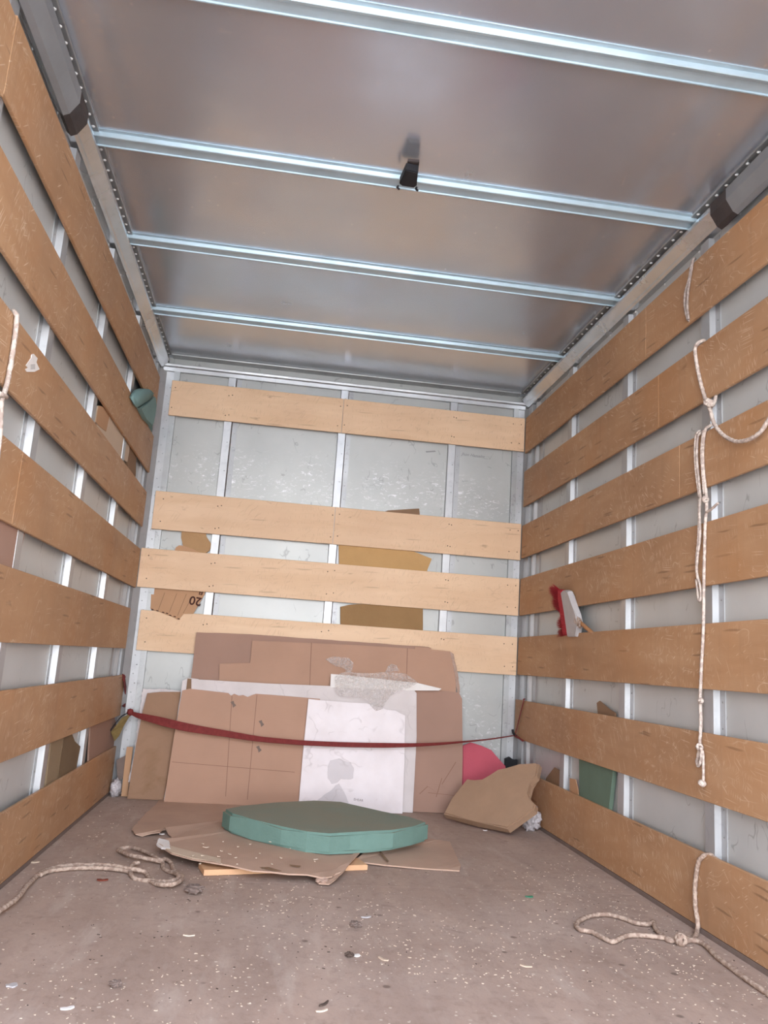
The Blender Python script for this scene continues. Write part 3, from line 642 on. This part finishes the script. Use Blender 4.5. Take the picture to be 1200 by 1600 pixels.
# paper tag on the third left slat
tg = sidething('paper_label', [(44, 575), (41, 571), (49, 560), (50, 554), (53, 553), (59, 560), (57, 566), (62, 577), (54, 581), (42, 581), (40, 577)], .0022, .002, PAPER, 'torn white paper sticker on the third left slat', 'sticker')
for k in range(4):
    link('print_line', slab([onx(u, v, .0026) for u, v in ((48, 570+k*2), (55, 569.5+k*2), (55, 570.3+k*2), (48, 570.8+k*2))], (-.0003, 0, 0)), PENC, tg)
# right wall
sidething('foam_piece', [(904, 1180), (958, 1196), (957, 1210), (951, 1272), (942, 1275), (905, 1255)], W+.0145, .018, GREEND, 'dark green foam piece behind the lowest right slats', 'foam', .003)
sidething('cardboard_scrap', [(890, 1216), (899, 1218), (903, 1235), (904, 1250), (890, 1245)], W+.016, .004, CARDT, 'tan cardboard scrap to the left of the dark green foam behind the right slats', 'cardboard')
sidething('cardboard_scrap', [(866, 1199), (875, 1204), (874, 1240), (850, 1232), (853, 1216)], W+.020, .004, CARDB, 'dark triangular cardboard scrap behind the lowest right slats near the corner', 'cardboard')
sidething('paper_scrap', [(932, 1098), (936, 1095), (943, 1101), (951, 1109), (961, 1114), (960, 1135), (935, 1130)], W+.020, .008, CARDB, 'small brown paper scrap peeking above the second-lowest right slat', 'paper', .002)
# ---------------------------------------------------------------- brush
br = empty('brush', onx(885, 985, 2.215), 'hand brush with red bristles and grey head stuck behind the third-lowest right slat', 'brush')
nB = Vector((1, 0, .12)).normalized(); pB = Vector((2.196, 0, .985))
def bp(u, v, o=0): return onp(u, v, pB+nB*o, nB)
hd = slab([bp(u, v, -.012) for u, v in ((875.5, 926), (878, 923), (882, 922), (886, 924), (888, 932), (893, 945), (899, 960), (902, 975), (899, 995), (886, 995), (881, 956))], nB*.03, .004)
kid(link('brush_head', hd, HEAD), br)
rng = random.Random(4); bm = bmesh.new()
for k in range(1100):
    s = rng.random(); u0 = 876+s*10; v0 = 922+s*70; o0 = rng.uniform(-.008, .014)
    L = 13+5*math.sin(s*7.5)+3*math.sin(s*19); a = bp(u0, v0, o0); c = bp(u0-L*rng.uniform(.8, 1.08)-2, v0-(9*(1-s)+0)+rng.uniform(-3, 3)+(4 if s > .85 else 0), o0+rng.uniform(-.012, .012))
    d = (c-a).normalized(); w = d.orthogonal().normalized()*.0012; w2 = d.cross(w.normalized())*.0016
    v = [bm.verts.new(a+w), bm.verts.new(a-w), bm.verts.new(a+w2*1.0), bm.verts.new(c)]
    for t3 in ((0, 1, 3), (1, 2, 3), (2, 0, 3)): bm.faces.new([v[i] for i in t3])
kid(stuff(link('bristles', bm, BRIS)), br)
kid(link('bristle_base', slab([bp(u, v, -.010) for u, v in ((871, 921), (876, 922), (877, 930), (882, 958), (887, 993), (879, 993), (875, 960), (871, 935))], nB*.026, .004), BRIS), br)
kid(link('handle', sweep(bmesh.new(), [bp(898, 966, 0), bp(908, 974, .004), bp(922, 986, .012), bp(935, 998, .02)], .0095, 10, 0), plain('orange_wood_handle', rgb(178, 128, 88), .6, .2, 20), None, True), br)
bm = bmesh.new()
for k in range(5):
    c = bp(899+k*2, 968+k*1.6, -.002); sweep(bm, [c+Vector((.010*math.cos(t), .016*math.cos(t), .022*math.sin(t))) for t in [i*math.pi/4 for i in range(9)]], .0028, 6, 3)
kid(link('string', bm, ROPED, None, True), br)
# ---------------------------------------------------------------- ropes
def rope(name, pts, R, mat, label=None, parent=None, bmin=None):
    bm = bmin or bmesh.new(); sweep(bm, pts, R)
    o = link(name, bm, mat, parent, True)
    if label: tag(o, label, 'rope')
    return o
RX = W-.008
def knot(c, r, rr, seed=0):
    bm = bmesh.new(); rng = random.Random(seed); c = Vector(c)
    for k in range(3):
        ax = Vector((rng.uniform(-.4, .4), rng.uniform(-1, 1), rng.uniform(-1, 1))).normalized(); a = ax.orthogonal().normalized(); b = ax.cross(a)
        sweep(bm, [c+(a*math.cos(t)+b*math.sin(t))*r+ax*rng.uniform(-.3, .3)*r for t in [i*math.pi/4 for i in range(9)]], rr, 7)
    return bm
r1 = rope('rope', [onx(1103, 533, W+.016), onx(1096, 533, W+.004), onx(1090, 537, RX), onx(1086, 545, RX), onx(1088, 565, RX), onx(1094, 595, RX), onx(1101, 620, RX), onx(1106, 632, RX-.006), onx(1110, 642, RX-.01),
                   onx(1116, 662, RX-.012), onx(1128, 678, RX-.014), onx(1142, 687, RX-.016), onx(1154, 690, RX-.016), onx(1172, 686, RX-.016), onx(1188, 675, RX-.014), onx(1200, 657, RX-.012), onx(1216, 630, RX-.010), onx(1240, 590, RX)], .0066, ROPE,
          'pale rope hanging in a wide loop from the second right slat')
link('knot', knot(onx(1108, 630, RX-.012), .014, .006, 3), ROPE, r1, True)
link('wrap', sweep(bmesh.new(), [onx(1108, 634, RX), onx(1114, 634, W+.004), onx(1118, 622, W+.005), onx(1119, 612, W+.02)], .006), ROPE, r1, True)
r2 = rope('rope', [onx(1113, 664, W+.016), onx(1108, 666, W+.004), onx(1102, 672, RX), onx(1099, 690, RX), onx(1098, 715, RX), onx(1100, 745, RX), onx(1103, 768, RX), onx(1104, 785, RX), onx(1104, 800, RX), onx(1102, 815, RX), onx(1101, 850, RX), onx(1100, 895, RX),
                   onx(1099, 981, RX), onx(1096, 1040, RX), onx(1095, 1067, RX), onx(1094, 1092, RX), onx(1095, 1130, RX), onx(1093, 1165, RX), onx(1091, 1180, RX), onx(1089, 1190, RX), onx(1091, 1197, RX-.004), onx(1095, 1190, RX-.006), onx(1096, 1176, RX-.006), onx(1095, 1168, RX-.012)], .0053, ROPE,
          'long pale rope hanging down the right slats almost to the lowest one')
for nm, q in (('loop', [(1100, 672), (1097, 690), (1096, 712), (1098, 745), (1100, 772)]),
              ('loop', [(1096, 673, 1), (1091, 675), (1087, 684), (1086, 716), (1089, 750), (1093, 777)]),
              ('loop', [(1099, 674, 1), (1094, 677), (1090, 686), (1089, 716), (1092, 750), (1095, 778)]),
              ('tail', [(1095, 778), (1093, 800), (1094, 837), (1090, 870), (1089, 895), (1094, 915), (1095, 934), (1092, 939), (1090, 925), (1088, 905)]),
              ('tail', [(1093, 780), (1091.5, 837), (1088, 880), (1090, 905)]),
              ('tail', [(1104, 800), (1111, 796), (1118, 790), (1122, 786)]),
              ('tail', [(1094, 1167), (1098, 1175), (1099, 1197), (1099, 1222)])):
    link(nm, sweep(bmesh.new(), [onx(p[0], p[1], W+.010 if len(p) > 2 else RX-.003) for p in q], .0044), ROPE, r2, True)
for c, s in (((1102, 780), 1), ((1093, 1167), 2), ((1097, 1224), 3), ((1095, 1095), 4)):
    link('knot', knot(onx(c[0], c[1], RX-.008), .008 if s < 4 else .005, .005, s), ROPE, r2, True)
r3 = rope('cord', [onx(1086, 404, W+.018), onx(1084, 405, W+.003), onx(1081, 412, RX+.002), onx(1077, 435, RX+.002), onx(1071, 457, RX+.002), onx(1070, 477, RX+.002), onx(1074, 497, RX+.002), onx(1078, 502, W+.004)], .0052, CORD,
          'thin grey cord looped round the topmost right slat')
link('loop', sweep(bmesh.new(), [onx(1083, 406, RX+.002), onx(1079, 430, RX+.002), onx(1075, 457, RX+.002), onx(1074, 480, RX+.002), onx(1076, 499, RX+.002)], .0045), CORD, r3, True)
z = .009
r4 = rope('rope', [onx(1122, 1345, W+.018), onx(1113, 1337, W+.012), onx(1103, 1336, W+.002), onx(1095, 1341, RX), onx(1090, 1352, RX), onx(1086, 1385, RX), onx(1086.5, 1415, RX), onx(1090, 1440, RX), onx(1089, 1455, RX-.012)] +
          [onz(u, v, z) for u, v in ((1082, 1468), (1060, 1470), (1035, 1465), (1010, 1462), (988, 1461), (974, 1464), (958, 1471), (944, 1466), (925, 1456), (908, 1453), (901, 1446), (906, 1438), (925, 1430.6), (950, 1429), (972, 1434), (994, 1442), (1014, 1444), (1021, 1440), (1024, 1450), (1033, 1460), (1048, 1470), (1066, 1466), (1082, 1469), (1094, 1472), (1106, 1480), (1118, 1493), (1140, 1510), (1167, 1530), (1192, 1547), (1225, 1570))], .0072, ROPED,
          'dirty rope from the lowest right slat looping over the floor at right')
link('knot', knot(onz(1064, 1468, .018), .013, .007, 6), ROPED, r4, True)
lp = [(-30, 1446), (0, 1423), (27, 1403), (43, 1383), (63, 1364), (80, 1357), (107, 1352), (150, 1351), (180, 1353), (202, 1357), (224, 1361), (229, 1365), (232, 1371), (238, 1378), (250, 1382), (267, 1382), (279, 1378), (285, 1372), (281, 1366), (272, 1360), (268, 1349), (259, 1342.6), (249, 1344), (238, 1336), (223, 1329), (207, 1324.5), (192, 1325), (184.7, 1328),
      (192, 1331.5), (203, 1336), (227, 1341), (248, 1345), (254, 1348), (255, 1356), (262, 1361), (273, 1364), (280, 1370), (271, 1376), (256, 1377.6), (236, 1376), (220, 1375), (208, 1371), (203, 1360), (208, 1350), (218, 1348)]
r5 = rope('rope', [onz(u, v, .011+.007*math.sin(i*.9)) for i, (u, v) in enumerate(lp)], .0074, ROPED, 'dirty rope lying in tangled loops on the floor at left')
link('strand', sweep(bmesh.new(), [onz(u, v, .010) for u, v in ((63, 1367), (78, 1361), (110, 1357), (150, 1356), (180, 1358), (203, 1362))], .007), ROPED, r5, True)
r6 = rope('rope', [onx(20, 486, -.014), onx(23, 488, .002), onx(26, 494, .009), onx(25, 512, .009), onx(20, 550, .009), onx(12, 595, .009), onx(6, 616, .012), onx(2, 628, .012), onx(1, 655, .010), onx(-1, 690, .010), onx(-8, 740, .010)], .0066, ROPE,
          'pale rope hanging over the third left slat at the left edge of the view')
link('wrap', sweep(bmesh.new(), [onx(-6, 612, .004), onx(2, 616, .018), onx(8, 619, .012), onx(10, 620, -.008)], .006), ROPE, r6, True)
# ---------------------------------------------------------------- red ratchet strap
st = empty('strap', ony(201, 1112, -.08), 'dark red webbing strap stretched across the front of the stack between the walls', 'strap')
def ribbon(pts, widths, thick=.0018):   # pts; widths = (half-width, tilt of the width towards y)
    P = smoothpath(pts, 8); n = len(P); bm = bmesh.new(); rows = []
    for i, p in enumerate(P):
        t = i/(n-1)*(len(widths)-1); k = min(int(t), len(widths)-2); a = t-k
        hw = widths[k][0]*(1-a)+widths[k+1][0]*a; ti = widths[k][1]*(1-a)+widths[k+1][1]*a
        tg_ = (P[min(i+1, n-1)]-P[max(i-1, 0)]).normalized()
        w = Vector((0, math.sin(ti), math.cos(ti))) if abs(tg_.z) < .75 else Vector((math.cos(ti), math.sin(ti), 0))
        w = (w-tg_*w.dot(tg_)).normalized(); q = tg_.cross(w).normalized()*thick
        rows.append([bm.verts.new(p+w*hw+q), bm.verts.new(p-w*hw+q), bm.verts.new(p-w*hw-q), bm.verts.new(p+w*hw-q)])
    for A, B in zip(rows, rows[1:]):
        for k in range(4): bm.faces.new((A[k], A[(k+1) % 4], B[(k+1) % 4], B[k]))
    bm.faces.new(rows[0]); bm.faces.new(rows[-1][::-1]); return bm
cen = [(203, 1113, -.07), (216, 1118, -.11), (240, 1124, -.15), (268, 1131, -.18), (300, 1138, -.20), (350, 1146, -.205), (400, 1154, -.21), (440, 1158, -.22), (480, 1161, -.228), (540, 1163.5, -.228), (600, 1164.5, -.225), (650, 1164, -.20), (690, 1162, -.18), (725, 1159, -.16), (765, 1155, -.12), (805, 1149, -.05)]
bm = ribbon([ony(*q) for q in cen], [(.006, .2), (.015, .2), (.021, .3), (.021, .3), (.017, .4), (.014, .5), (.013, .5), (.013, .5), (.013, .6), (.010, .8), (.007, 1.0), (.005, 1.2), (.003, 1.2)])
kid(link('webbing', bm, WEB), st)
bm = ribbon([onx(193, 1054, .002), onx(194, 1060, .008), onx(196, 1075, .010), onx(199, 1092, .012), onx(201, 1108, .014)], [(.012, 1.3), (.016, 1.3), (.018, 1.2), (.010, 1.2)])
kid(link('loop', bm, WEB), st)
bm = bmesh.new(); blob(bm, ony(203, 1113, -.075), (.016, .014, .019), 3, .35, 7); kid(link('knot', bm, WEB, None, True), st)
kid(link('loop', slab([onx(u, v, .012) for u, v in ((190, 1103), (196, 1098), (199, 1106), (193, 1105))], (.006, 0, 0), .001), WEB), st)
bm = slab([ony(*q) for q in ((201, 1116, -.08), (191, 1121, -.10), (180, 1135, -.13), (173, 1144, -.15), (179, 1158, -.16), (186, 1150, -.13), (193, 1135, -.10), (203, 1118, -.08))], (0, .003, 0), 0)
kid(link('loose_tail', bm, WEBY), st)
kid(link('tail_edge', sweep(bmesh.new(), [ony(200, 1114, -.082), ony(188, 1121, -.105), ony(172, 1142, -.155)], .003, 6, 0), BLK), st)
bm = ribbon([onx(819, 1092, W+.004), onx(818, 1096, W-.004), onx(813, 1115, W-.006), onx(807, 1140, W-.008), onx(805, 1148, W-.012), onx(812, 1154, W-.008), onx(818, 1158, W-.003)], [(.006, 1.4)]*3)
kid(link('loop', bm, WEB), st)
kid(link('hook', sweep(bmesh.new(), [ony(801, 1140, -.05), ony(802, 1145, -.055), ony(805, 1149, -.05), ony(808, 1150, -.04)], .007, 8, 0), BLK, None, True), st)
# ---------------------------------------------------------------- litter on the floor
rng = random.Random(11)
def chipmesh(bm, c, L, Wd, h, ang, curl=0):
    d = Vector((math.cos(ang), math.sin(ang), 0)); w = Vector((-d.y, d.x, 0)); N = 4; rows = []
    for i in range(N+1):
        s = i/N-.5; p = Vector(c)+d*(s*L)+w*(curl*s*s*L); wd = Wd*(.5 if i in (0, N) else .5+.5*rng.random()); z0 = abs(s)*curl*L*.3
        rows.append([bm.verts.new(p+w*wd*.5+Vector((0, 0, z0))), bm.verts.new(p-w*wd*.5+Vector((0, 0, z0))), bm.verts.new(p-w*wd*.5+Vector((0, 0, z0+h))), bm.verts.new(p+w*wd*.5+Vector((0, 0, z0+h)))])
    for A, B in zip(rows, rows[1:]):
        for k in range(4): bm.faces.new((A[k], A[(k+1) % 4], B[(k+1) % 4], B[k]))
    bm.faces.new(rows[0]); bm.faces.new(rows[-1][::-1])
big = [((572, 1434), .045, .014, .3, 'pale_splinter', HEAD, 'grey-white curled scrap lying in front of the twisted cardboard strip'),
       ((557, 1494), .026, .024, .2, 'paper_chip', PAPER, 'round pale chip near the middle front of the floor'),
       ((598, 1500), .046, .014, -.9, 'pale_splinter', CARDP, 'long pale chip right of the round pale chip on the floor'),
       ((160, 1376), .05, .03, .2, 'brown_chip', RCHIP, 'reddish-brown chip near the left floor rope'),
       ((827, 1402), .04, .022, .1, 'foam_crumb', GCHIP, 'small green scrap on the right half of the floor'),
       ((18, 1541), .034, .028, .4, 'grey_chip', HEAD, 'grey chip on the floor at the far left front'),
       ((822, 1511), .045, .012, -.4, 'pale_splinter', CARDP, 'pale splinter on the floor at right, below the green scrap'),
       ((253, 1304), .030, .016, 0, 'paper_chip', PAPER, 'white paper bit at the ragged edge of the cardboard flap'),
       ((758, 1298), .030, .014, .1, 'paper_chip', PAPER, 'white paper bit in front of the tilted tan foam slab'),
       ((105, 1577), .040, .016, .4, 'paper_chip', PAPER, 'white sliver on the floor at the bottom left'),
       ((53, 1348), .05, .025, .1, 'paper_chip', CARDP, 'pale flake beside the lowest left slat'),
       ((295, 1463), .045, .010, 0, 'pale_splinter', CHIP, 'thin pale splinter on the floor left of centre'),
       ((507, 1570), .05, .008, .9, 'dark_splinter', DCHIP, 'dark thin splinter at the bottom centre of the floor'),
       ((503, 1581), .04, .010, .4, 'pale_splinter', CHIP, 'pale sliver just below the dark splinter at the bottom centre')]
for (uv, L, wd, ang, nm, mt, lb) in big:
    bm = bmesh.new(); chipmesh(bm, onz(*uv, .0006), L*.72, wd*.8, .003, ang, .25); tag(link(nm, bm, mt), lb, 'scrap')
for i, (u, v, r, lb) in enumerate(((556, 1449, .017, 'brown crumpled ball in the middle of the floor'), (546, 1495, .012, 'dark crumb left of the round pale chip'), (302, 1396, .028, 'dark clump of dirt in front of the left floor rope'), (180, 1542, .014, 'dark crumb on the floor at left front'))):
    bm = bmesh.new(); c = onz(u, v, 0); blob(bm, c+Vector((0, 0, r*.5)), (r, r*.9, r*.5), i, .5, 8, 3); tag(link('dirt_lump', bm, GLUE if i != 1 else DCHIP), lb, 'dirt')
for nm, mt, N, seed in (('pale_crumbs', CHIP, 1700, 5), ('dark_crumbs', DCHIP, 420, 6)):
    rng = random.Random(seed); bm = bmesh.new(); k = 0
    while k < N:
        x, y = rng.uniform(.02, W-.02), rng.uniform(-3.1, -.25)
        if mnoise.noise(Vector((x*1.7, y*1.7, seed))) < rng.uniform(-.5, .35): continue
        if y > -1.45 and .2 < x < 2.15 and y > -1.45+.35*abs(x-1.1): continue
        if rng.random() > .35+.65*min(1, max(0, (-y-.6)/2)): continue
        s = rng.choice((.5, .6, .7, .8, 1.0, 1.5)); chipmesh(bm, (x, y, .0004), .0055*s*rng.uniform(.5, 1.2), .003*s, .001, rng.uniform(0, 6.3), rng.uniform(-.5, .5)); k += 1
    o = link(nm, bm, mt, floor); o['kind'] = 'stuff'
rng = random.Random(8); bm = bmesh.new()
for k in range(26):
    u, v = rng.uniform(300, 500), rng.uniform(1315, 1352); chipmesh(bm, onz(u, v, .043), .012*rng.uniform(.5, 1.5), .006, .002, rng.uniform(0, 6), .4)
stuff(tag(link('shavings', bm, CHIP), 'pale wood shavings scattered over the cardboard in front of the green foam', 'shavings'))
